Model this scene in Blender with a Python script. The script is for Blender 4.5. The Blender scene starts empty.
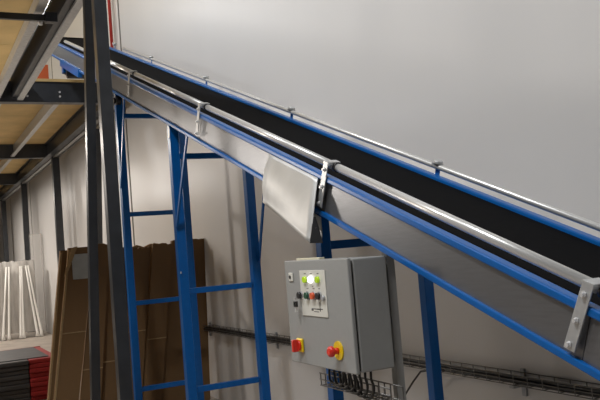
import bpy, bmesh, math, random
from mathutils import Vector, Matrix
random.seed(7)
PI = math.pi
col = bpy.context.scene.collection

# ------------------------------------------------------------------ materials
def mat(name, c, rough=.5, metal=0., noise=0., nscale=6., spec=.5, bump=0., bscale=40., stretch=None, alpha=None, trans=0., emit=None, estr=0., c2=None):
    m = bpy.data.materials.new(name); m.use_nodes = True
    nt = m.node_tree; b = nt.nodes['Principled BSDF']
    b.inputs['Base Color'].default_value = (*c, 1); b.inputs['Roughness'].default_value = rough
    b.inputs['Metallic'].default_value = metal; b.inputs['Specular IOR Level'].default_value = spec
    tc = nt.nodes.new('ShaderNodeTexCoord'); mp = nt.nodes.new('ShaderNodeMapping')
    nt.links.new(tc.outputs['Object'], mp.inputs['Vector'])
    if stretch: mp.inputs['Scale'].default_value = stretch
    if noise > 0 or c2:
        n = nt.nodes.new('ShaderNodeTexNoise'); n.inputs['Scale'].default_value = nscale; n.inputs['Detail'].default_value = 5
        nt.links.new(mp.outputs[0], n.inputs['Vector'])
        r = nt.nodes.new('ShaderNodeValToRGB')
        lo = c2 if c2 else tuple(x*(1-noise) for x in c); hi = c if c2 else tuple(min(1, x*(1+noise)) for x in c)
        r.color_ramp.elements[0].color = (*lo, 1); r.color_ramp.elements[1].color = (*hi, 1)
        r.color_ramp.elements[0].position = .3; r.color_ramp.elements[1].position = .7
        nt.links.new(n.outputs['Fac'], r.inputs['Fac']); nt.links.new(r.outputs['Color'], b.inputs['Base Color'])
    if bump > 0:
        n2 = nt.nodes.new('ShaderNodeTexNoise'); n2.inputs['Scale'].default_value = bscale; n2.inputs['Detail'].default_value = 3
        nt.links.new(mp.outputs[0], n2.inputs['Vector'])
        bp = nt.nodes.new('ShaderNodeBump'); bp.inputs['Strength'].default_value = bump; bp.inputs['Distance'].default_value = .01
        nt.links.new(n2.outputs['Fac'], bp.inputs['Height']); nt.links.new(bp.outputs[0], b.inputs['Normal'])
    if alpha is not None: b.inputs['Alpha'].default_value = alpha
    if trans: b.inputs['Transmission Weight'].default_value = trans
    if emit: b.inputs['Emission Color'].default_value = (*emit, 1); b.inputs['Emission Strength'].default_value = estr
    return m
M = dict(
    wall=mat('wall_panel_white', (.66, .65, .635), .38, noise=.035, nscale=.7, bump=.04, bscale=1.2, stretch=(1, 1, .35)),
    hall=mat('hall_paint', (.16, .155, .15), .8, noise=.05),
    strip=mat('wall_joint_strip', (.72, .71, .69), .4), groove=mat('joint_gasket', (.12, .11, .1), .7),
    floor=mat('concrete_floor', (.34, .30, .26), .55, noise=.18, nscale=3, bump=.1),
    ceil=mat('roof_sheet', (.4, .4, .4), .7, noise=.04),
    blue=mat('blue_enamel', (.003, .105, .37), .3, noise=.06, nscale=20, spec=.35),
    side=mat('brushed_side_sheet', (.21, .215, .225), .34, metal=.7, noise=.05, nscale=8, bump=.05, bscale=30, stretch=(1, 1, 12)),
    galv=mat('galvanised_steel', (.53, .54, .54), .36, metal=.5, noise=.12, nscale=25),
    galvdull=mat('dull_galvanised', (.42, .43, .44), .5, metal=.35, noise=.15, nscale=14),
    tube=mat('zinc_tube', (.74, .74, .72), .3, metal=.45),
    hood=mat('stainless_cover', (.60, .60, .58), .45, metal=.35, noise=.1, nscale=5, bump=.12, bscale=6),
    belt=mat('black_rubber_belt', (.0035, .0035, .004), .9, noise=.3, nscale=30, spec=.08),
    black=mat('black_plastic', (.015, .015, .016), .4), bolt=mat('bolt_steel', (.72, .72, .72), .35, metal=.4),
    steel=mat('anthracite_steel', (.028, .031, .036), .33, noise=.2, nscale=9),
    wood=mat('deck_chipboard', (.62, .45, .20), .7, noise=.14, nscale=2.2, stretch=(1, 1, 1)),
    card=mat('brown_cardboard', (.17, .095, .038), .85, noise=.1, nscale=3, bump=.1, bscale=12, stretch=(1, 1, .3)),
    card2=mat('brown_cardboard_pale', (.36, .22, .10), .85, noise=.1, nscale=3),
    cardedge=mat('cardboard_edge', (.30, .20, .095), .85, noise=.12, nscale=30),
    paper=mat('label_sleeve', (.40, .41, .38), .3, noise=.1, nscale=9), ink=mat('print_ink', (.05, .05, .05), .6),
    cab=mat('grey_cabinet_enamel', (.33, .335, .325), .42, noise=.02, nscale=30, bump=.03, bscale=200),
    seal=mat('door_seal', (.03, .03, .03), .7),
    plate=mat('cream_legend_plate', (.74, .73, .66), .4),
    green=mat('lamp_green', (.42, .62, .03), .25, emit=(.5, .75, .03), estr=.25),
    white=mat('lamp_white_lit', (1, 1, 1), .3, emit=(1, 1, 1), estr=3.5),
    redk=mat('red_plastic', (.75, .035, .02), .3), orange=mat('orange_plastic', (.8, .13, .04), .35),
    dgreen=mat('dark_green_button', (.02, .09, .05), .35), yellow=mat('yellow_plastic', (.85, .6, .01), .35),
    redpost=mat('red_painted_pipe', (.45, .03, .025), .4), cloth=mat('dark_grey_sheet', (.035, .036, .04), .6, noise=.25, nscale=6, bump=.5, bscale=8),
    redcloth=mat('red_sheet', (.24, .005, .007), .6, noise=.15, bump=.4, bscale=8),
    film=mat('plastic_film', (.62, .60, .57), .22, noise=.12, nscale=10, bump=.9, bscale=14, stretch=(1, 1, .25), alpha=.62),
    clearfilm=mat('clear_film', (.75, .74, .72), .15, bump=.8, bscale=18, alpha=.28),
    whiterod=mat('white_enamel_rod', (.8, .79, .76), .4), cable=mat('black_cable', (.012, .012, .012), .45),
    wire=mat('tray_wire', (.17, .165, .155), .4, metal=.7), orangebox=mat('orange_crate_plastic', (.55, .11, .03), .5),
    cream=mat('cream_edge_cover', (.72, .68, .5), .5),
    lamp=mat('lit_diffuser', (1, 1, 1), .5, emit=(1, .96, .9), estr=6.),
)

# ------------------------------------------------------------------ mesh helpers
class MB:
    def __init__(s): s.bm = bmesh.new(); s.mats = []
    def mi(s, m):
        if m not in s.mats: s.mats.append(m)
        return s.mats.index(m)
    def hexa(s, c, m):      # c: 8 corners, bottom 4 then top 4 (both same winding)
        v = [s.bm.verts.new(Vector(p)) for p in c]; i = s.mi(m)
        for q in ((3,2,1,0),(4,5,6,7),(0,1,5,4),(1,2,6,5),(2,3,7,6),(3,0,4,7)):
            f = s.bm.faces.new([v[k] for k in q]); f.material_index = i
    def box(s, a, b, m, T=None):
        (x0,y0,z0),(x1,y1,z1) = a, b
        c = [Vector(p) for p in ((x0,y0,z0),(x1,y0,z0),(x1,y1,z0),(x0,y1,z0),(x0,y0,z1),(x1,y0,z1),(x1,y1,z1),(x0,y1,z1))]
        if T: c = [T(*p) for p in c]
        s.hexa(c, m)
    def tube(s, pts, r, m, n=12, caps=True, smooth=True):
        pts = [Vector(p) for p in pts]; i = s.mi(m); rings = []
        up = None
        for k, p in enumerate(pts):
            t = (pts[min(k+1, len(pts)-1)] - pts[max(k-1, 0)]).normalized()
            if up is None:
                up = t.orthogonal().normalized()
            else:
                up = (up - t*up.dot(t)).normalized()
            w = t.cross(up); rr = r[k] if isinstance(r, (list, tuple)) else r
            rings.append([s.bm.verts.new(p + rr*(math.cos(2*PI*a/n)*up + math.sin(2*PI*a/n)*w)) for a in range(n)])
        for k in range(len(rings)-1):
            for a in range(n):
                f = s.bm.faces.new((rings[k][a], rings[k][(a+1)%n], rings[k+1][(a+1)%n], rings[k+1][a])); f.material_index = i; f.smooth = smooth
        if caps:
            for rg, rev in ((rings[0], True), (rings[-1], False)):
                f = s.bm.faces.new(list(reversed(rg)) if rev else rg); f.material_index = i
    def bar(s, p, q, w, t, m, side=Vector((0,1,0))):   # rectangular bar, t along 'side', w across
        p = Vector(p); q = Vector(q); d = (q-p).normalized(); sd = Vector(side); sd = (sd - d*sd.dot(d)).normalized(); u = d.cross(sd)
        a = sd*t/2; b = u*w/2
        s.hexa([p-a-b, p+a-b, p+a+b, p-a+b, q-a-b, q+a-b, q+a+b, q-a+b], m)
    def prism(s, poly, off, m):   # poly: list of points, off: vector
        v = [s.bm.verts.new(Vector(p)) for p in poly]; w = [s.bm.verts.new(Vector(p)+Vector(off)) for p in poly]; i = s.mi(m)
        fs = [s.bm.faces.new(v), s.bm.faces.new(list(reversed(w)))]
        for k in range(len(v)):
            fs.append(s.bm.faces.new((v[k], w[k], w[(k+1)%len(v)], v[(k+1)%len(v)])))
        for f in fs: f.material_index = i
    def build(s, name, parent=None, bevel=0., seg=2, loc=None):
        bmesh.ops.recalc_face_normals(s.bm, faces=s.bm.faces)
        me = bpy.data.meshes.new(name)
        if loc is not None: bmesh.ops.translate(s.bm, verts=s.bm.verts, vec=-Vector(loc))
        elif parent is not None:
            bmesh.ops.translate(s.bm, verts=s.bm.verts, vec=-wloc(parent))
        s.bm.to_mesh(me); s.bm.free()
        for m in s.mats: me.materials.append(m)
        o = bpy.data.objects.new(name, me); col.objects.link(o)
        if loc is not None: o.location = loc
        if parent is not None: o.parent = parent
        if bevel > 0:
            b = o.modifiers.new('bevel', 'BEVEL'); b.width = bevel; b.segments = seg; b.limit_method = 'ANGLE'
        return o
def wloc(o):
    v = Vector((0,0,0))
    while o is not None: v += o.location; o = o.parent
    return v
def tag(o, label=None, cat=None, group=None, kind=None):
    if label: o['label'] = label
    if cat: o['category'] = cat
    if group: o['group'] = group
    if kind: o['kind'] = kind
    return o
def empty(name, loc, label, cat, group=None):
    o = bpy.data.objects.new(name, None); col.objects.link(o); o.location = loc; o.empty_display_size = .1
    return tag(o, label, cat, group)
def boxes(name, lst, parent=None, bevel=0., loc=None):
    mb = MB()
    for a, b, m in lst: mb.box(a, b, m)
    return mb.build(name, parent, bevel, loc=loc)
def struct(name, lst): return tag(boxes(name, lst), kind='structure')

# ------------------------------------------------------------------ setting
WY = 3.0; ZC = 8.4
struct('floor', [((-32, -9, -.2), (6, WY, 0), M['floor'])])
struct('ceiling', [((-32, -9, ZC), (6, WY, ZC+.2), M['ceil'])])
struct('wall_back', [((-32, WY, -.2), (6, WY+.2, ZC+.2), M['wall'])])
struct('wall_front', [((-32, -9.2, -.2), (6, -9, ZC+.2), M['hall'])])
struct('wall_left', [((-32.2, -9, -.2), (-32, WY, ZC+.2), M['hall'])])
struct('wall_right', [((6, -9, -.2), (6.2, WY, ZC+.2), M['hall'])])
for i, (x, top) in enumerate(((-11.45, ZC), (-17.45, ZC), (-22.0, ZC), (-26.6, ZC))):
    struct('trim_%d' % (i+1), [((x-.10, WY-.012, 0), (x-.012, WY, top), M['strip']), ((x-.012, WY-.006, 0), (x+.022, WY, top), M['groove'])])

# ------------------------------------------------------------------ inclined conveyor
AN = math.radians(20.36); ca, sa = math.cos(AN), math.sin(AN)
O = Vector((0, 0, .4655)); D = Vector((ca, 0, -sa)); N = Vector((sa, 0, ca))
def K(s, y, h): return O + D*s + Vector((0, y, 0)) + N*h
def sX(X, h=0): return (X - h*sa)/ca
YN, YF = 1.92, 2.62
S0, S1 = sX(-12.1), sX(-.35)
conv = empty('belt_conveyor', (-5, 2.27, 0), 'long inclined black belt conveyor with blue edges rising along the wall on blue legs', 'conveyor')
# near and far side panels in segments that join under the rail brackets
joints = [S0, -9.55, -7.6, -5.66, -3.76, -2.0, S1]
for k in range(len(joints)-1):
    mb = MB(); mb.box((joints[k]+.002, YN, .012), (joints[k+1]-.002, YN+.006, .2), M['side'], K); mb.build('side_panel', conv)
mb = MB(); mb.box((S0, YF-.006, .012), (S1, YF, .18), M['side'], K); mb.build('side_panel', conv)
for y0, sg, ht in ((YN, 1, .208), (YF, -1, .188)):
    mb = MB()   # top flange: rolled lip, sheet return inward
    ya, yb = sorted((y0-.016*sg, y0+.034*sg))
    mb.box((S0, ya, ht-.032), (S1, yb, ht), M['blue'], K); o = mb.build('top_flange', conv, .008, 3)
    mb = MB(); ya, yb = sorted((y0-.016*sg, y0+.03*sg))
    mb.box((S0, ya, -.006), (S1, yb, .02), M['blue'], K); mb.build('bottom_flange', conv, .004)
mb = MB()
mb.box((S0+.02, YN+.04, .158), (S1-.05, YF-.04, .170), M['belt'], K)
mb.box((S0+.02, YN+.04, .045), (S1-.05, YF-.04, .055), M['belt'], K)
mb.tube([K(S1-.05, YN+.045, .118), K(S1-.05, YF-.045, .118)], .068, M['belt'], 20)
mb.tube([K(S0+.05, YN+.045, .118), K(S0+.05, YF-.045, .118)], .068, M['belt'], 20)
mb.build('belt', conv)
mb = MB(); mb.box((S0+.1, YN+.036, .14), (S1-.1, YF-.036, .158), M['galvdull'], K); mb.build('slider_bed', conv)

# near rail: tubes between brackets
BR = [-9.45, -7.58, -5.645, -3.74, -2.008, -.4]
for k in range(len(BR)):
    a = BR[k]; b = BR[k+1] if k+1 < len(BR) else None
    if b is None: continue
    mb = MB(); mb.tube([K(a+.03, YN+.028, .262), K(b-.012, YN+.028, .262)], .021, M['tube'], 16); mb.build('rail_tube', conv)
mb = MB()   # last section at the top turns down into the side
pts = [K(-11.0, YN+.028, .262), K(-9.62, YN+.028, .262), K(-9.54, YN+.028, .25), K(-9.50, YN+.028, .215), K(-9.50, YN+.028, .17)]
mb.tube(pts, .021, M['tube'], 12); mb.build('rail_tube', conv)
for s in BR[1:]:
    mb = MB(); mb.hexa([K(s-.057, YN-.024, .042), K(s-.010, YN-.024, .042), K(s-.010, YN-.018, .042), K(s-.057, YN-.018, .042), K(s-.03, YN-.024, .272), K(s+.017, YN-.024, .272), K(s+.017, YN-.018, .272), K(s-.03, YN-.018, .272)], M['galv'])
    mb.box((s-.03, YN-.024, .268), (s+.017, YN+.05, .288), M['galv'], K)
    b_ = mb.build('rail_bracket', conv, .002)
    mb = MB(); mb.tube([K(s-.018+.03, YN+.028, .262), K(s+.035, YN+.028, .262)], .026, M['black'], 14); mb.build('end_cap', b_)
    for h in (.062, .15, .243):
        sb = s-.036+.12*(h-.042)
        mb = MB(); mb.tube([K(sb, YN-.024, h), K(sb, YN-.029, h)], .0105, M['bolt'], 12); mb.tube([K(sb, YN-.029, h), K(sb, YN-.037, h)], .0075, M['bolt'], 6, smooth=False)
        mb.build('bolt', b_)
# far rail
mb = MB(); mb.tube([K(-10.6, YF, .234), K(S1, YF, .234)], .0155, M['tube'], 14); mb.build('rail_tube', conv)
for s in [sX(x, .24) for x in (-10.35, -8.7, -6.95, -5.19, -3.46, -1.7)]:
    mb = MB(); mb.box((s-.018, YF+.008, .17), (s+.018, YF+.013, .232), M['blue'], K); mb.build('rail_bracket', conv)
    mb = MB(); mb.box((s-.03, YF-.016, .228), (s+.03, YF+.022, .254), M['galvdull'], K)
    mb.tube([K(s+.01, YF, .252), K(s+.01, YF, .27)], [.03, .024], M['galv'], 12); mb.build('rail_clamp', conv, .003)
# leg frames
def zbot(X): return .4655 - .3711*X
def frame(X, w=.06, bars=(), wn=None):
    fr = []
    for y in (YN+.035, YF-.03):
        zt = zbot(X)-.004
        mb = MB(); mb.bar((X, y, .012), (X, y, zt), w, w, M['blue']); l = mb.build('leg', conv, .004)
        mb = MB(); mb.box((X-.07, y-.05, 0), (X+.07, y+.05, .012), M['blue']); mb.build('foot_plate', l)
        fr.append(l)
    for z in bars:
        mb = MB(); mb.bar((X, YN+.065, z), (X, YF-.08, z), .045, .045, M['blue'], side=(1,0,0)); mb.build('crossbar', conv, .003)
frame(-3.62, .062, (1.615, .5))
frame(-6.03, .074, (1.335, .55, 2.43))
frame(-7.72, .07, (2.08, 1.19, .34, 3.08))
frame(-10.9, .06, ())if False else None
# knee braces under the near and far edges
def brace(p, q, r=.03):
    mb = MB(); mb.bar(p, q, r, .014, M['blue']); mb.build('brace', conv, .002)
brace((-5.56, YN-.005, zbot(-5.56)-.0), (-5.98, YN-.004, 1.86))
brace((-7.32, YN-.005, zbot(-7.32)), (-7.70, YN-.004, 2.35))
brace((-5.62, YF+.0, zbot(-5.62)-.0), (-5.98, YF-.012, 1.53))
# galvanised adjuster plates at the leg tops
def adj(X, y, w=.09, hgt=.17, slot=True):
    z = zbot(X)
    mb = MB(); c = []
    for t in range(9):
        a = PI + PI*t/8; c.append((X+w/2*math.cos(a), y, z-hgt+w/2+w/2*math.sin(a)))
    c += [(X+w/2, y, z-.02-w/2*.37), (X-w/2, y, z-.02+w/2*.37)]
    mb.prism(c, (0, .006, 0), M['galv'])
    a_ = mb.build('adjuster_plate', conv)
    if slot:
        mb = MB(); mb.tube([(X+.032*math.cos(t), y-.002, z-hgt+.045+.045*math.sin(t)) for t in [.5+.2*i for i in range(8)]], .005, M['black'], 6); mb.build('curved_slot', a_)
        mb = MB(); mb.tube([(X-.035, y-.014, z-.03), (X-.035, y, z-.03)], .009, M['black'], 8); mb.build('bolt', a_)
adj(-3.60, YN-.008, .10, .17)
adj(-7.70, YN-.004, .05, .12, False)
adj(-6.02, YN-.004, .05, .12, False)
mb = MB(); mb.tube([(-7.7, YN+.0, zbot(-7.7)-.09), (-7.7, YN+.05, zbot(-7.7)-.09)], .05, M['black'], 14); mb.tube([(-7.7, YN-.02, zbot(-7.7)-.09), (-7.7, YN+.0, zbot(-7.7)-.09)], .03, M['black'], 14); mb.build('tension_knob', conv)
for x, z in ((-6.06, 1.49), (-5.98, 1.49)):
    mb = MB(); mb.tube([(x+.0, YN+.0, z), (x, YN+.006, z)], .009, M['bolt'], 8); mb.build('bolt', conv)
# stainless side cover hung over the flange, foot kicked out
def coverpt(u, v):
    TL, TR, BL, BR_ = Vector((-4.078,1.90,2.171)), Vector((-3.516,1.90,1.965)), Vector((-4.20,1.885,1.90)), Vector((-3.475,1.80,1.633))
    p = (TL*(1-u)+TR*u)*(1-v) + (BL*(1-u)+BR_*u)*v
    p.y += -.022*math.sin(PI*min(1, v*1.1)) + .022*u*math.sin(PI*v)
    return p
mb = MB(); nu, nv = 10, 14; g = [[mb.bm.verts.new(coverpt(i/nu, j/nv)) for i in range(nu+1)] for j in range(nv+1)]
mb.mi(M['hood'])
for j in range(nv):
    for i in range(nu):
        f = mb.bm.faces.new((g[j][i], g[j][i+1], g[j+1][i+1], g[j+1][i])); f.smooth = True
cov = mb.build('side_cover', conv); so = cov.modifiers.new('s', 'SOLIDIFY'); so.thickness = .004; so.offset = 0
cov['label'] = 'bright stainless cover plate bulging off the side'
mb = MB()   # right cheek of the cover (dark triangular bracket)
e = [coverpt(1, .6), coverpt(1, 1), coverpt(1, 1)+Vector((.03, .06, -.004)), coverpt(1, .6)+Vector((.004, .012, 0))]
mb.prism(e, Vector((-.004,0,0)), M['black']); ck = mb.build('cheek_bracket', cov)
for v in (.78, .93):
    p = coverpt(1, v)+Vector((0, .02 if v < .9 else .035, 0)); mb = MB(); mb.tube([p-D*.004, p+D*.008], .007, M['bolt'], 8); mb.build('bolt', cov)
# head drive below the top end
mb = MB(); mb.box((-9.7, YN+.0, 4.27-.42+.04), (-9.5, YN+.12, 4.27-.13), M['blue']) if False else None
mb.bar(K(-11.1, YN+.0, -.02), K(-9.9, YN+.0, -.02), .10, .05, M['blue']); mb.build('head_support', conv, .004)
mb = MB(); mb.tube([K(-11.0, YN+.05, -.12), K(-11.0, YN+.4, -.12)], .10, M['black'], 18); mb.box((-11.2, YN+.02, -.17), (-10.85, YN+.12, -.02), M['black'], K); mb.build('drive_motor', conv, .005)
for x in (-10.35,):
    for y in (YN+.03, YF-.05):
        mb = MB(); mb.box((x-.05, y-.04, 4.15), (x+.05, y+.04, zbot(x)-.004), M['blue']); mb.build('leg', conv, .003)

# ------------------------------------------------------------------ control cabinet and its supports
BX0, BX1, BY0, BY1, BZ0, BZ1 = -3.625, -2.978, 1.72, 1.925, 1.04, 1.552
cb = empty('control_cabinet', (-3.3, 1.82, BZ0), 'grey wall-type control cabinet with buttons and red stop switches under the conveyor', 'control box')
boxes('enclosure', [((BX0+.006, BY0+.03, BZ0+.004), (BX1-.004, BY1, BZ1-.004), M['cab'])], cb, .006)
boxes('door_seal', [((BX0+.012, BY0+.018, BZ0+.012), (BX1-.012, BY0+.03, BZ1-.012), M['seal'])], cb)
dr = boxes('door', [((BX0, BY0, BZ0), (BX1, BY0+.02, BZ1), M['cab'])], cb, .005)
def disc(name, x, z, r, y0, y1, m, parent, n=20, r2=None, seg=None):
    mb = MB(); mb.tube([(x, y1, z), (x, y0, z)], [r, r2 or r], m, n); return mb.build(name, parent)
lk = boxes('door_lock', [((-3.575, BY0-.006, 1.449), (-3.528, BY0, 1.492), M['plate'])], dr, .003)
disc('keyhole', -3.556, 1.470, .009, BY0-.009, BY0-.006, M['black'], lk)
pl = boxes('legend_plate', [((-3.452, BY0-.004, 1.282), (-3.19, BY0, 1.502), M['plate'])], dr, .001)
for x, m, n in ((-3.392, 'green', 'green_lamp'), (-3.329, 'white', 'white_lamp'), (-3.258, 'green', 'green_lamp')):
    o = disc(n, x, 1.458, .016, BY0-.016, BY0-.004, M[m], pl, r2=.015)
    if m == 'white': o['label'] = 'lit white lamp'
for x, m, n in ((-3.452, 'black', 'key_switch'), (-3.374, 'dgreen', 'green_button'), (-3.311, 'orange', 'red_button'), (-3.255, 'black', 'selector_knob')):
    o = disc(n+'_collar', x, 1.381, .021, BY0-.009, BY0-.004, M['galvdull'], pl) if True else 0
    o.name = 'collar'
    disc(n, x, 1.381, .016, BY0-.022, BY0-.009, M[m], o)
disc('knob_cap', -3.213, 1.372, .012, BY0-.016, BY0-.004, M['galvdull'], pl)
boxes('key', [((-3.475, BY0-.034, 1.300), (-3.467, BY0-.022, 1.372), M['bolt']), ((-3.484, BY0-.034, 1.325), (-3.458, BY0-.022, 1.352), M['black'])], pl)
mk = []
for x, z, w, h in ((-3.392,1.487,.018,.003),(-3.329,1.487,.02,.003),(-3.258,1.487,.018,.003),(-3.374,1.415,.018,.003),(-3.311,1.415,.02,.003),(-3.32,1.425,.006,.006),(-3.255,1.415,.018,.003),
                   (-3.31,1.318,.075,.004),(-3.30,1.305,.05,.003),(-3.26,1.330,.006,.045),(-3.275,1.318,.03,.005),(-3.245,1.318,.02,.004),(-3.34,1.312,.02,.006)):
    mk.append(((x-w/2, BY0-.0048, z-h/2), (x+w/2, BY0-.004, z+h/2), M['ink']))
for q in mk: boxes('printed_mark', [q], pl)
iso = boxes('isolator_switch', [((-3.535, BY0-.012, 1.098), (-3.468, BY0, 1.166), M['yellow'])], dr, .01)
disc('rotary_base', -3.502, 1.132, .026, BY0-.022, BY0-.012, M['redk'], iso)
boxes('rotary_handle', [((-3.512, BY0-.05, 1.102), (-3.492, BY0-.02, 1.162), M['redk'])], iso, .003)
es = disc('emergency_stop', -3.118, 1.136, .043, BY0-.006, BY0, M['yellow'], dr, 28)
disc('stem', -3.118, 1.136, .014, BY0-.03, BY0-.006, M['redk'], es)
mb = MB(); mb.tube([(-3.118, BY0-.028, 1.136), (-3.118, BY0-.036, 1.136), (-3.118, BY0-.05, 1.136), (-3.118, BY0-.057, 1.136)], [.018, .025, .024, .015], M['redk'], 20); mb.build('mushroom_button', es)
boxes('cover_strip', [((BX0+.03, BY0+.055, BZ1-.004), (-3.34, BY0+.085, BZ1+.008), M['cream'])], cb, .002)
# grey upright behind the cabinet
up = empty('steel_upright', (-3.0, 1.975, 0), 'grey steel upright behind the right edge of the control cabinet', 'post')
boxes('profile', [((-3.045, 1.945, .01), (-3.005, 1.951, zbot(-3)-.012), M['cab']), ((-3.045, 1.951, .01), (-3.039, 1.99, zbot(-3)-.012), M['cab']), ((-3.01, 1.951, .01), (-3.005, 1.985, zbot(-3)-.016), M['cab']),
                  ((-3.038, 1.9505, .01), (-3.011, 1.956, zbot(-3)-.012), M['cab'])], up)
boxes('foot', [((-3.08, 1.93, 0), (-2.96, 2.02, .01), M['cab'])], up)

# wire basket trays
def basket(name, x0, x1, y0, y1, z0, hgt, label, pitch=.1, r=.003):
    root = empty(name, ((x0+x1)/2, y1, z0), label, 'cable tray')
    mb = MB()
    for (y, z) in ((y0, z0), (y0, z0+hgt), (y1, z0), (y1, z0+hgt), ((y0+y1)/2, z0), (y0, z0+hgt*.5)):
        mb.tube([(x0, y, z), (x1, y, z)], r, M['wire'], 6)
    x = x0+.01
    while x < x1:
        mb.tube([(x, y0, z0+hgt), (x, y0, z0), (x, y1, z0), (x, y1, z0+hgt)], r, M['wire'], 5, smooth=False); x += pitch
    mb.build('wire_basket', root); return root
bk = basket('cable_basket', -3.58, -2.92, 1.85, 1.915, .905, .062, 'short wire cable basket fixed below the control cabinet', .05, .0035)
mb = MB()
for k in range(6):
    cx = -3.36 + k*.05; pts = []
    for t in range(15):
        a = PI*t/14; pts.append((cx - .07*math.cos(a), 1.825+.003*k, .965 - (.030+.007*k)*math.sin(a)))
    mb.tube([(cx-.07, 1.83, BZ0-.001), (cx-.07, 1.828, 1.0)] + pts + [(cx+.07, 1.828, 1.0), (cx+.07, 1.83, BZ0-.001)], .006, M['cable'], 7)
cc = mb.build('cable_loops', loc=(-3.5, 1.9, .97)); tag(cc, 'black cables looping out of the cabinet bottom over the short wire basket', 'cables')
wt = basket('cable_tray', -9.5, 1.0, 2.90, 2.985, .775, .055, 'long wire cable tray running low along the white wall', .11, .003)
mb = MB()
for k, (yy, zz) in enumerate(((2.92, .79), (2.935, .79), (2.95, .792), (2.965, .79), (2.93, .805), (2.95, .807), (2.965, .803))):
    pts = [(-9.5+.35*i, yy+random.uniform(-.006, .006), zz+random.uniform(-.004, .008)) for i in range(31)]
    mb.tube(pts, .009, M['cable'], 6)
o = mb.build('power_cables', loc=(-4, 2.94, .8)); tag(o, 'bundle of black cables lying in the long wall cable tray', 'cables')
mb = MB(); pts = [(-3.98, 2.90, .80), (-4.03, 2.885, .79), (-4.16, 2.875, .765), (-4.26, 2.88, .69), (-4.36, 2.90, .62), (-4.5, 2.93, .52), (-4.6, 2.95, .3), (-4.62, 2.95, .02)]
mb.tube(pts, .0065, M['cable'], 7)
o = mb.build('loose_cable', loc=(-4.3, 2.9, .7)); tag(o, 'thin black cable dropping out of the wall cable tray behind a blue leg', 'cable')
for x in (-8.4, -6.6, -4.9, -3.35, -1.6):
    mb = MB(); mb.box((x-.015, 2.90, .755), (x+.015, 2.997, .770), M['galvdull']); mb.box((x-.015, 2.985, .70), (x+.015, 2.998, .85), M['galvdull']); mb.build('tray_bracket', wt)

# ------------------------------------------------------------------ mezzanine
ZB, ZT = 3.83, 4.11
def cbeam(name, a, b, axis, label, cat='beam', group=None):   # I/C-like beam between a,b (boxes with flanges)
    (x0,y0,z0),(x1,y1,z1) = a, b; mb = MB(); f = .012
    if axis == 'y':
        xm = (x0+x1)/2
        mb.box((x0, y0, z0), (x1, y1, z0+f), M['steel']); mb.box((x0, y0, z1-f), (x1, y1, z1), M['steel']); mb.box((xm+.01, y0, z0+f), (xm+.02, y1, z1-f), M['steel'])
        mb.box((x1-.02, y0, z0+f), (x1-.012, y1, z1-f), M['steel'])
    else:
        ym = (y0+y1)/2
        mb.box((x0, y0, z0), (x1, y1, z0+f), M['steel']); mb.box((x0, y0, z1-f), (x1, y1, z1), M['steel']); mb.box((x0, ym-.006, z0+f), (x1, ym+.006, z1-f), M['steel'])
    o = mb.build(name, loc=((x0+x1)/2, (y0+y1)/2, z0)); return tag(o, label, cat, group)
fb = cbeam('cross_beam', (-10.85, -7, ZB), (-10.7, 2.62, ZT), 'y', 'dark steel cross beam at the near edge of the rear mezzanine deck, with white bolt heads')
for x, z in ((-10.70, 3.97), (-10.70, 3.91)): 
    for y in (1.92, 1.12, 1.5):
        mb = MB(); mb.tube([(x-.002, y, z), (x+.012, y, z)], .014, M['bolt'], 8); mb.build('bolt', fb)
cbeam('cross_beam', (-16.35, -7, ZB), (-16.2, 2.7, ZT), 'y', 'dark steel cross beam under the deck, second from the near edge')
cbeam('cross_beam', (-21.3, -7, ZB), (-21.15, 2.7, ZT), 'y', 'dark steel cross beam under the deck, third from the near edge')
cbeam('cross_beam', (-26.3, -7, ZB), (-26.15, 2.7, ZT), 'y', 'farthest dark steel cross beam under the mezzanine deck')
cbeam('cross_beam', (-5.68, -7, ZB), (-5.53, 1.42, ZT), 'y', 'dark steel cross beam of the front deck above the tall near post')
for k, (x0, x1) in enumerate(((-16.2, -10.85), (-21.15, -16.35), (-26.15, -21.3))):
    nm = ('nearest', 'middle', 'farthest')[k]
    cbeam('edge_beam', (x0+.003, 2.54, ZB), (x1-.003, 2.66, ZT), 'x', 'dark steel edge beam along the wall, %s of the three bays' % nm)
    mb = MB(); mb.box((x0+.003, 2.70, ZB+.006), (x1-.003, 2.708, ZT-.002), M['galv']); mb.box((x0+.003, 2.708, ZB+.006), (x1-.003, 2.77, ZB+.014), M['galv']); mb.box((x0+.003, 2.771, ZB-.01), (x1-.003, 2.80, ZB+.05), M['steel'])  # last box: dark strip standing in for the thin shadow line by the wall
    tag(mb.build('purlin', loc=((x0+x1)/2, 2.56, ZB)), 'galvanised purlin beside the wall edge beam, %s bay' % nm, 'purlin', 'galvanised purlins under the rear deck')
    for y, w in ((1.95, 'right of the deck middle'), (1.2, 'next left'), (.4, 'further left'), (-.6, 'outermost left')):
        mb = MB(); mb.box((x0+.003, y-.004, ZB+.03), (x1-.003, y+.004, ZT-.01), M['galv']); mb.box((x0+.003, y-.07, ZB+.03), (x1-.003, y-.004, ZB+.038), M['galv'])
        mb.box((x0+.003, y-.07, ZB+.038), (x1-.003, y-.064, ZB+.055), M['galv']); mb.box((x0+.003, y+.004, ZT-.018), (x1-.003, y+.07, ZT-.01), M['galv'])
        tag(mb.build('purlin', loc=((x0+x1)/2, y, ZB)), 'galvanised Z purlin under the chipboard, %s bay, %s' % (nm, w), 'purlin', 'galvanised purlins under the rear deck')
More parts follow.
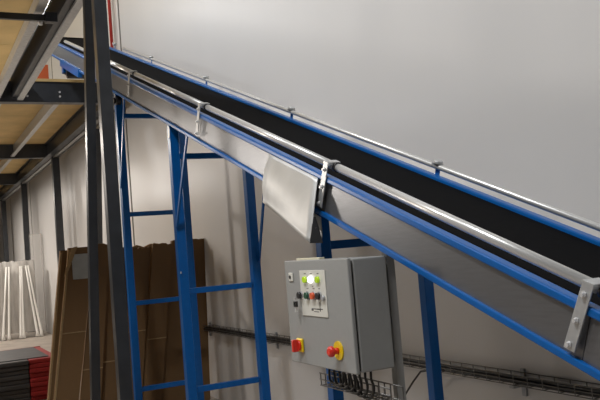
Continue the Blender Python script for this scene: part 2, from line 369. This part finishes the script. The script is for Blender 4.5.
# deck boards (rear)
xs = [-28.5, -26.3, -24.1, -21.9, -19.7, -17.5, -15.3, -13.1, -10.68]
nmz = ['farthest', 'second from the far end', 'third from the far end', 'fourth from the far end', 'fifth from the far end', 'third from the near edge', 'second from the near edge', 'at the near edge']
for k in range(8):
    mb = MB(); mb.box((xs[k]+.004, -7, ZT), (xs[k+1]-.004, 2.985, ZT+.038), M['wood'])
    tag(mb.build('deck_board', loc=((xs[k]+xs[k+1])/2, 0, ZT)), 'chipboard deck panel of the rear mezzanine, %s' % nmz[k], 'deck panel', 'rear mezzanine deck panels')
xs = [-10.67, -8.95, -7.25, -5.55]
for k in range(3):
    mb = MB(); mb.box((xs[k]+.004, -7, ZT), (xs[k+1]-.004, 1.28, ZT+.038), M['wood'])
    tag(mb.build('deck_board', loc=((xs[k]+xs[k+1])/2, 0, ZT)), 'bright chipboard deck panel of the front mezzanine bay, %s' % ('farthest', 'middle', 'nearest')[k], 'deck panel', 'front mezzanine deck panels')
# front-bay purlins and the dark edge channel
def fpurlin(y, label, z0=ZB+.02, wfl=.07):
    mb = MB(); mb.box((-10.69, y-.004, z0), (-5.69, y+.004, ZT-.01), M['galv']); mb.box((-10.69, y-wfl, z0), (-5.69, y-.004, z0+.006), M['galv']); mb.box((-10.69, y-wfl, z0+.006), (-5.69, y-wfl+.005, z0+.02), M['galv'])
    mb.box((-10.69, y+.004, ZT-.016), (-5.69, y+wfl, ZT-.01), M['galv'])
    o = tag(mb.build('purlin', loc=(-8, y, z0)), label, 'purlin')
    mb = MB(); mb.tube([(-10.66, y-.03, z0+.03), (-10.62, y-.03, z0+.03)], .016, M['bolt'], 8); mb.build('bolt', o)
fpurlin(1.435, 'galvanised purlin at the open edge of the front bay, nearest the conveyor')
fpurlin(1.14, 'galvanised purlin in the front bay, second from the conveyor')
mb = MB(); mb.box((-10.69, 1.30, ZB+.05), (-5.69, 1.312, ZT+.12), M['steel']); mb.box((-10.69, 1.312, ZB+.05), (-5.69, 1.37, ZB+.062), M['steel'])
tag(mb.build('edge_channel', loc=(-8, 1.3, ZB)), 'dark steel edge channel between the two front-bay purlins', 'beam')
mb = MB(); mb.box((-6.96, -5, 3.775), (-6.92, 1.16, 3.83), M['steel']); o = tag(mb.build('hanger_bar', loc=(-6.94, -1, 3.8)), 'thin dark bar crossing below the front chipboard ceiling', 'bar')
mb = MB(); mb.box((-6.98, 1.16, 3.765), (-6.90, 1.26, 3.848), M['steel']); mb.tube([(-6.94, 1.12, 3.74), (-6.94, 1.12, 3.775)], .018, M['bolt'], 8); mb.build('clamp', o)
# posts
def hpost(x, y, z1, w, label, name='steel_post'):
    t = .012; mb = MB()
    mb.box((x-w/2, y-w/2, .015), (x+w/2, y+w/2, z1), M['steel'])
    root = empty(name, (x, y, 0), label, 'post'); mb.build('column', root, .004)
    boxes('base_plate', [((x-w, y-w, 0), (x+w, y+w, .015), M['steel'])], root)
    return root
hpost(-5.645, 1.335, ZB-.002, .092, 'tall dark steel foreground post crossing in front of the conveyor, right of a leaning strut')
hpost(-16.27, 2.745, ZB-.002, .14, 'dark steel post against the wall under the second cross beam, nearest of the far posts')
hpost(-21.2, 2.745, ZB-.002, .14, 'dark steel post against the wall, middle of the three far posts')
hpost(-26.2, 2.745, ZB-.002, .14, 'dark steel post against the wall, farthest of the three')
st = empty('raking_strut', (-7.02, 1.38, 0), 'dark steel strut leaning beside the tall foreground post, crossing the conveyor', 'strut')
mb = MB(); mb.bar((-7.02, 1.38, .015), (-6.165, 1.38, 3.83), .075, .075, M['steel']); mb.build('column', st, .003)
boxes('base_plate', [((-7.12, 1.30, 0), (-6.92, 1.46, .015), M['steel'])], st)
mb = MB(); mb.bar((-13.6, 2.86, .02), (-12.75, 2.86, 3.82), .1, .08, M['steel'])
tag(mb.build('diagonal_brace', loc=(-13.6, 2.8, 0)), 'dark steel diagonal brace by the wall, rising from behind the cardboard', 'brace')
# deck things near the conveyor head
rp = empty('red_pipe', (-11.72, 2.93, 4.15), 'thin red vertical pipe on the wall above the far end of the conveyor', 'pipe')
mb = MB(); mb.tube([(-11.72, 2.93, 4.15), (-11.72, 2.93, 7.8)], .024, M['redpost'], 12); mb.build('pipe', rp)
mb = MB(); mb.tube([(-11.80, 2.955, 4.15), (-11.80, 2.955, 7.8)], .02, M['whiterod'], 10)
tag(mb.build('white_pipe', loc=(-11.8, 2.955, 4.15)), 'thin pale pipe running up the wall left of the red pipe', 'pipe')
ob = empty('orange_crate', (-11.2, 1.75, 4.148), 'orange crate on the mezzanine deck under the conveyor head', 'crate')
boxes('body', [((-11.4, 1.62, 4.149), (-11.0, 1.84, 4.165), M['orangebox']), ((-11.4, 1.62, 4.165), (-11.0, 1.635, 4.42), M['orangebox']), ((-11.4, 1.825, 4.165), (-11.0, 1.84, 4.42), M['orangebox']), ((-11.4, 1.635, 4.165), (-11.385, 1.825, 4.42), M['orangebox']), ((-11.015, 1.635, 4.165), (-11.0, 1.825, 4.42), M['orangebox'])], ob)

# ------------------------------------------------------------------ cardboard
def cardboard(yt0, yt1, yb0, yb1, zt, x, th, label, m='card', joints_=(), edge=None, ragged=0., group='long flattened cardboard boxes'):
    zc = lambda z: z
    def Y(side, z):
        a, b = (yt0, yb0) if side == 0 else (yt1, yb1)
        ztop = 1.76; zbt = .2
        return a + (b-a)*(ztop-z)/(ztop-zbt)
    root = empty('cardboard_sheet', (x, (yb0+yb1)/2, 0), label, 'cardboard', group)
    mb = MB()
    n = 12; top = [zt + (random.uniform(-ragged, ragged) if 0 < i < n else 0) for i in range(n+1)]
    yl, yr = Y(0, .0), Y(1, .0); f = []; bk_ = []
    botv = [((x), yl+(yr-yl)*i/n, .001) for i in range(n+1)]
    topv = [((x), Y(0, top[i])+(Y(1, top[i])-Y(0, top[i]))*i/n, top[i]) for i in range(n+1)]
    poly = botv + list(reversed(topv)); mb.prism(poly, (-th, 0, 0), M[m])
    mb.build('panel', root)
    for z in joints_:
        mb = MB(); mb.hexa([(x, Y(0, z), z), (x+.006, Y(0, z), z), (x+.006, Y(1, z), z), (x, Y(1, z), z), (x, Y(0, z+.012), z+.012), (x+.002, Y(0, z+.012), z+.012), (x+.002, Y(1, z+.012), z+.012), (x, Y(1, z+.012), z+.012)], M['cardedge'])
        mb.build('fold', root)
    if edge:
        mb = MB(); mb.hexa([(x, Y(edge-1, 0)-.0, .001), (x+.012, Y(edge-1, 0), .001), (x+.012, Y(edge-1, 0)+.022, .001), (x, Y(edge-1, 0)+.022, .001),
                            (x, Y(edge-1, zt-.02), zt-.02), (x+.012, Y(edge-1, zt-.02), zt-.02), (x+.012, Y(edge-1, zt-.02)+.022, zt-.02), (x, Y(edge-1, zt-.02)+.022, zt-.02)], M['cardedge'])
        mb.build('bare_edge', root)
    return root
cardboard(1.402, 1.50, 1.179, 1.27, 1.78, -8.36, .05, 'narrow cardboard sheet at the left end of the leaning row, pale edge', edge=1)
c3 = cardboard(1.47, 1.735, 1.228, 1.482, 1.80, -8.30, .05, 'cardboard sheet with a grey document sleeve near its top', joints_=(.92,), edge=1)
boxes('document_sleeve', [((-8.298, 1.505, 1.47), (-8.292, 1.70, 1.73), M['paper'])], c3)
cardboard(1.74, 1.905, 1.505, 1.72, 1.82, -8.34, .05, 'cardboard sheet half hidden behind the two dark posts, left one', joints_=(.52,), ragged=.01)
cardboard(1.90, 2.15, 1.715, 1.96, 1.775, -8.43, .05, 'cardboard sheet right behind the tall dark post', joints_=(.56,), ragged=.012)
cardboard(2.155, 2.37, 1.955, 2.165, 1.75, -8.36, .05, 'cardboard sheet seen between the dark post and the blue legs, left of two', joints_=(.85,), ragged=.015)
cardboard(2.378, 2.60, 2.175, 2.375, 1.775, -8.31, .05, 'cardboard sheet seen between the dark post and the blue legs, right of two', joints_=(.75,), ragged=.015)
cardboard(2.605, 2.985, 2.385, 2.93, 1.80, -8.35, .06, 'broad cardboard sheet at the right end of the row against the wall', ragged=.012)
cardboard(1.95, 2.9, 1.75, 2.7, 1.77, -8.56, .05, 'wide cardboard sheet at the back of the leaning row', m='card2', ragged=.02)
# folded flap on the left sheet
mb = MB(); mb.hexa([(-8.285, 1.415, 1.52), (-8.285, 1.44, 1.50), (-8.27, 1.53, 1.76), (-8.27, 1.55, 1.79), (-8.28, 1.415, 1.55), (-8.28, 1.45, 1.54), (-8.262, 1.56, 1.80), (-8.262, 1.52, 1.80)], M['cardedge']); 
mb2 = MB(); mb2.prism([(-8.29, 1.41, 1.50), (-8.28, 1.46, 1.56), (-8.27, 1.565, 1.81), (-8.27, 1.505, 1.80)], (.006, 0, 0), M['cardedge']); mb.bm.free()
fl = mb2.build('torn_flap', c3)
mb = MB(); mb.bar((-8.40, 2.40, 1.80), (-8.38, 2.62, 1.90), .018, .006, M['card'], side=(1,0,0)); mb.build('torn_strip', c3) if False else mb.bm.free()

# ------------------------------------------------------------------ dark/red folded sheets bottom left
ms = empty('sheet_stack', (-11.2, .9, 0), 'knee-high stack of folded dark grey sheets with a red end in the bottom left corner', 'stack')
def slab(y0, y1, m, name, z1=.505):
    mb = MB(); nz = 9
    for k in range(nz):
        z0_ = .001 + (z1-.001)*k/nz; dx = random.uniform(-.012, .012)
        mb.box((-11.65, y0, z0_+.002), (-10.12+dx, y1, .001+(z1-.001)*(k+1)/nz), m)
    return mb.build(name, ms, .012)
slab(-.2, 1.244, M['cloth'], 'dark_sheets'); slab(1.25, 1.60, M['redcloth'], 'red_sheets')
boxes('top_sheet', [((-11.62, -.2, .508), (-10.24, 1.50, .516), M['cloth'])], ms, .003)
boxes('red_border', [((-11.68, .9, .30), (-11.652, 1.60, .512), M['redcloth'])], ms)

# ------------------------------------------------------------------ wrapped rack and tall wrapped carton at the far left
wr = empty('wrapped_rack', (-19.6, 1.9, 0), 'plastic-wrapped rack with white splayed rods standing at the far end by the wall', 'wrapped goods')
random.seed(3)
mb = MB(); n = 26
def filmrow(z, amp): return [(-19.5 + .06*math.sin(i*1.9+z*3)*amp + .03*math.sin(i*.7), 1.2+(2.66-1.2)*i/n, z + (.02*math.sin(i*2.3) if z > 1.7 else 0)) for i in range(n+1)]
rows = [filmrow(z, a) for z, a in ((.14, .8), (.5, .7), (1.0, .5), (1.5, .6), (1.82, .3))]
i0 = mb.mi(M['film']); vs = [[mb.bm.verts.new(p) for p in r] for r in rows]
vb = [[mb.bm.verts.new((p[0]-.42, p[1], p[2])) for p in r] for r in rows]
for A in (vs, vb):
    for j in range(len(A)-1):
        for i in range(n): f = mb.bm.faces.new((A[j][i], A[j][i+1], A[j+1][i+1], A[j+1][i])); f.smooth = True
for i in range(n): mb.bm.faces.new((vs[-1][i], vs[-1][i+1], vb[-1][i+1], vb[-1][i]))
for j in range(len(rows)-1):
    mb.bm.faces.new((vs[j][-1], vs[j+1][-1], vb[j+1][-1], vb[j][-1])); mb.bm.faces.new((vs[j][0], vs[j+1][0], vb[j+1][0], vb[j][0]))
mb.build('plastic_wrap', wr)
boxes('packed_core', [((-19.82, 1.25, .12), (-19.66, 2.6, 1.74), M['film'])], wr)
for (yt, yb) in ((1.62, 1.46), (2.02, 1.86), (2.08, 1.99), (2.33, 2.25), (2.36, 2.31), (2.45, 2.62), (2.50, 2.71)):
    mb = MB(); zt = 1.45; mb.tube([(-19.44, yt, 1.7), (-19.43, yt*.55+yb*.45, .95), (-19.40, yb, .12), (-19.38, yb, .004)], [.018, .022, .03, .05], M['whiterod'], 10); mb.build('rod', wr)
tc_ = empty('wrapped_carton', (-20.3, 2.78, 0), 'tall slim clear-wrapped pack against the wall behind the wrapped rack', 'wrapped goods')
mb = MB(); mb.box((-20.5, 2.70, .002), (-20.2, 2.965, 2.48), M['clearfilm']); mb.build('clear_wrap', tc_, .02)
mb = MB()
for y, z0, z1 in ((2.72, .05, 2.46), (2.95, .05, 2.46)): mb.bar((-20.22, y, z0), (-20.22, y, z1), .03, .02, M['film'])
for z in (1.3, 1.9, 2.45): mb.bar((-20.22, 2.735, z), (-20.22, 2.935, z), .03, .02, M['film'])
mb.build('inner_frame', tc_)

# ------------------------------------------------------------------ lamps
def lamp_fixture(x, y, z, L, W, power, label, color=(1, .95, .88), along='x', group=None):
    lx, ly = (L, W) if along == 'x' else (W, L)
    root = empty('ceiling_light', (x, y, z), label, 'ceiling light', group)
    boxes('housing', [((x-lx/2, y-ly/2, z), (x+lx/2, y+ly/2, z+.05), M['galvdull'])], root)
    boxes('diffuser', [((x-lx/2+.01, y-ly/2+.01, z-.012), (x+lx/2-.01, y+ly/2-.01, z), M['lamp'])], root)
    l = bpy.data.lights.new('lamp', 'AREA'); l.shape = 'RECTANGLE'; l.size = lx; l.size_y = ly; l.energy = power; l.color = color
    o = bpy.data.objects.new('lamp', l); col.objects.link(o); o.parent = root; o.location = (0, 0, -.03)
HC = (.97, .98, 1); WC = (1, .92, .84)
for x, n in ((-1.5, 'nearest'), (-6.5, 'second'), (-12, 'third'), (-18, 'farthest')):
    lamp_fixture(x, -1.7, 7.9, 1.6, .5, {'nearest': 380, 'second': 250}.get(n, 215), 'long hall ceiling light above the conveyor, %s' % n, HC, group='hall ceiling lights')
for x, y, p, n in ((-13.4, .1, 150, 'in the first rear bay'), (-18.9, .3, 160, 'in the second rear bay'), (-23.7, .5, 150, 'in the third rear bay')):
    lamp_fixture(x, y, 3.74, 1.2, .2, p, 'light under the mezzanine %s' % n, WC, group='mezzanine lights')
hl = empty('added_fill_lamp', (-9.5, -1.4, 2.9), 'added round fill lamp hanging under the front mezzanine bay', 'lamp')  # added fill light, brightens the front chipboard underside and the lower wall
mb = MB(); mb.tube([(-9.5, -1.4, 2.82+.02*i) for i in range(9)], [.02, .06, .08, .09, .095, .09, .08, .06, .03], M['lamp'], 16); mb.build('bulb', hl)
mb = MB(); mb.tube([(-9.5, -1.4, 3.0), (-9.5, -1.4, ZT-.002)], .006, M['cable'], 6); mb.build('cord', hl)
l = bpy.data.lights.new('lamp', 'POINT'); l.energy = 200; l.color = WC; l.shadow_soft_size = .3
o = bpy.data.objects.new('lamp', l); col.objects.link(o); o.parent = hl; o.location = (0, 0, -.22)

# ------------------------------------------------------------------ world, camera, view
sc = bpy.context.scene
w = bpy.data.worlds.new('World'); sc.world = w; w.use_nodes = True
w.node_tree.nodes['Background'].inputs[0].default_value = (.5, .5, .5, 1); w.node_tree.nodes['Background'].inputs[1].default_value = .1
cam = bpy.data.cameras.new('camera'); co = bpy.data.objects.new('camera', cam); col.objects.link(co)
cam.sensor_width = 36; cam.lens = 775.8/600*36; cam.clip_start = .05; cam.clip_end = 200
r = Vector((0.446999, 0.89086, -0.080997)); u = Vector((0.089858, 0.045371, 0.994921)); f = Vector((-0.89001, 0.452006, 0.05977))
co.matrix_world = Matrix(((r.x, u.x, -f.x, 0), (r.y, u.y, -f.y, 0), (r.z, u.z, -f.z, 1.62), (0, 0, 0, 1)))
sc.camera = co
vs_ = sc.view_settings; vs_.view_transform = 'Standard'; vs_.look = 'None'; vs_.exposure = 0; vs_.gamma = 1; vs_.use_curve_mapping = False
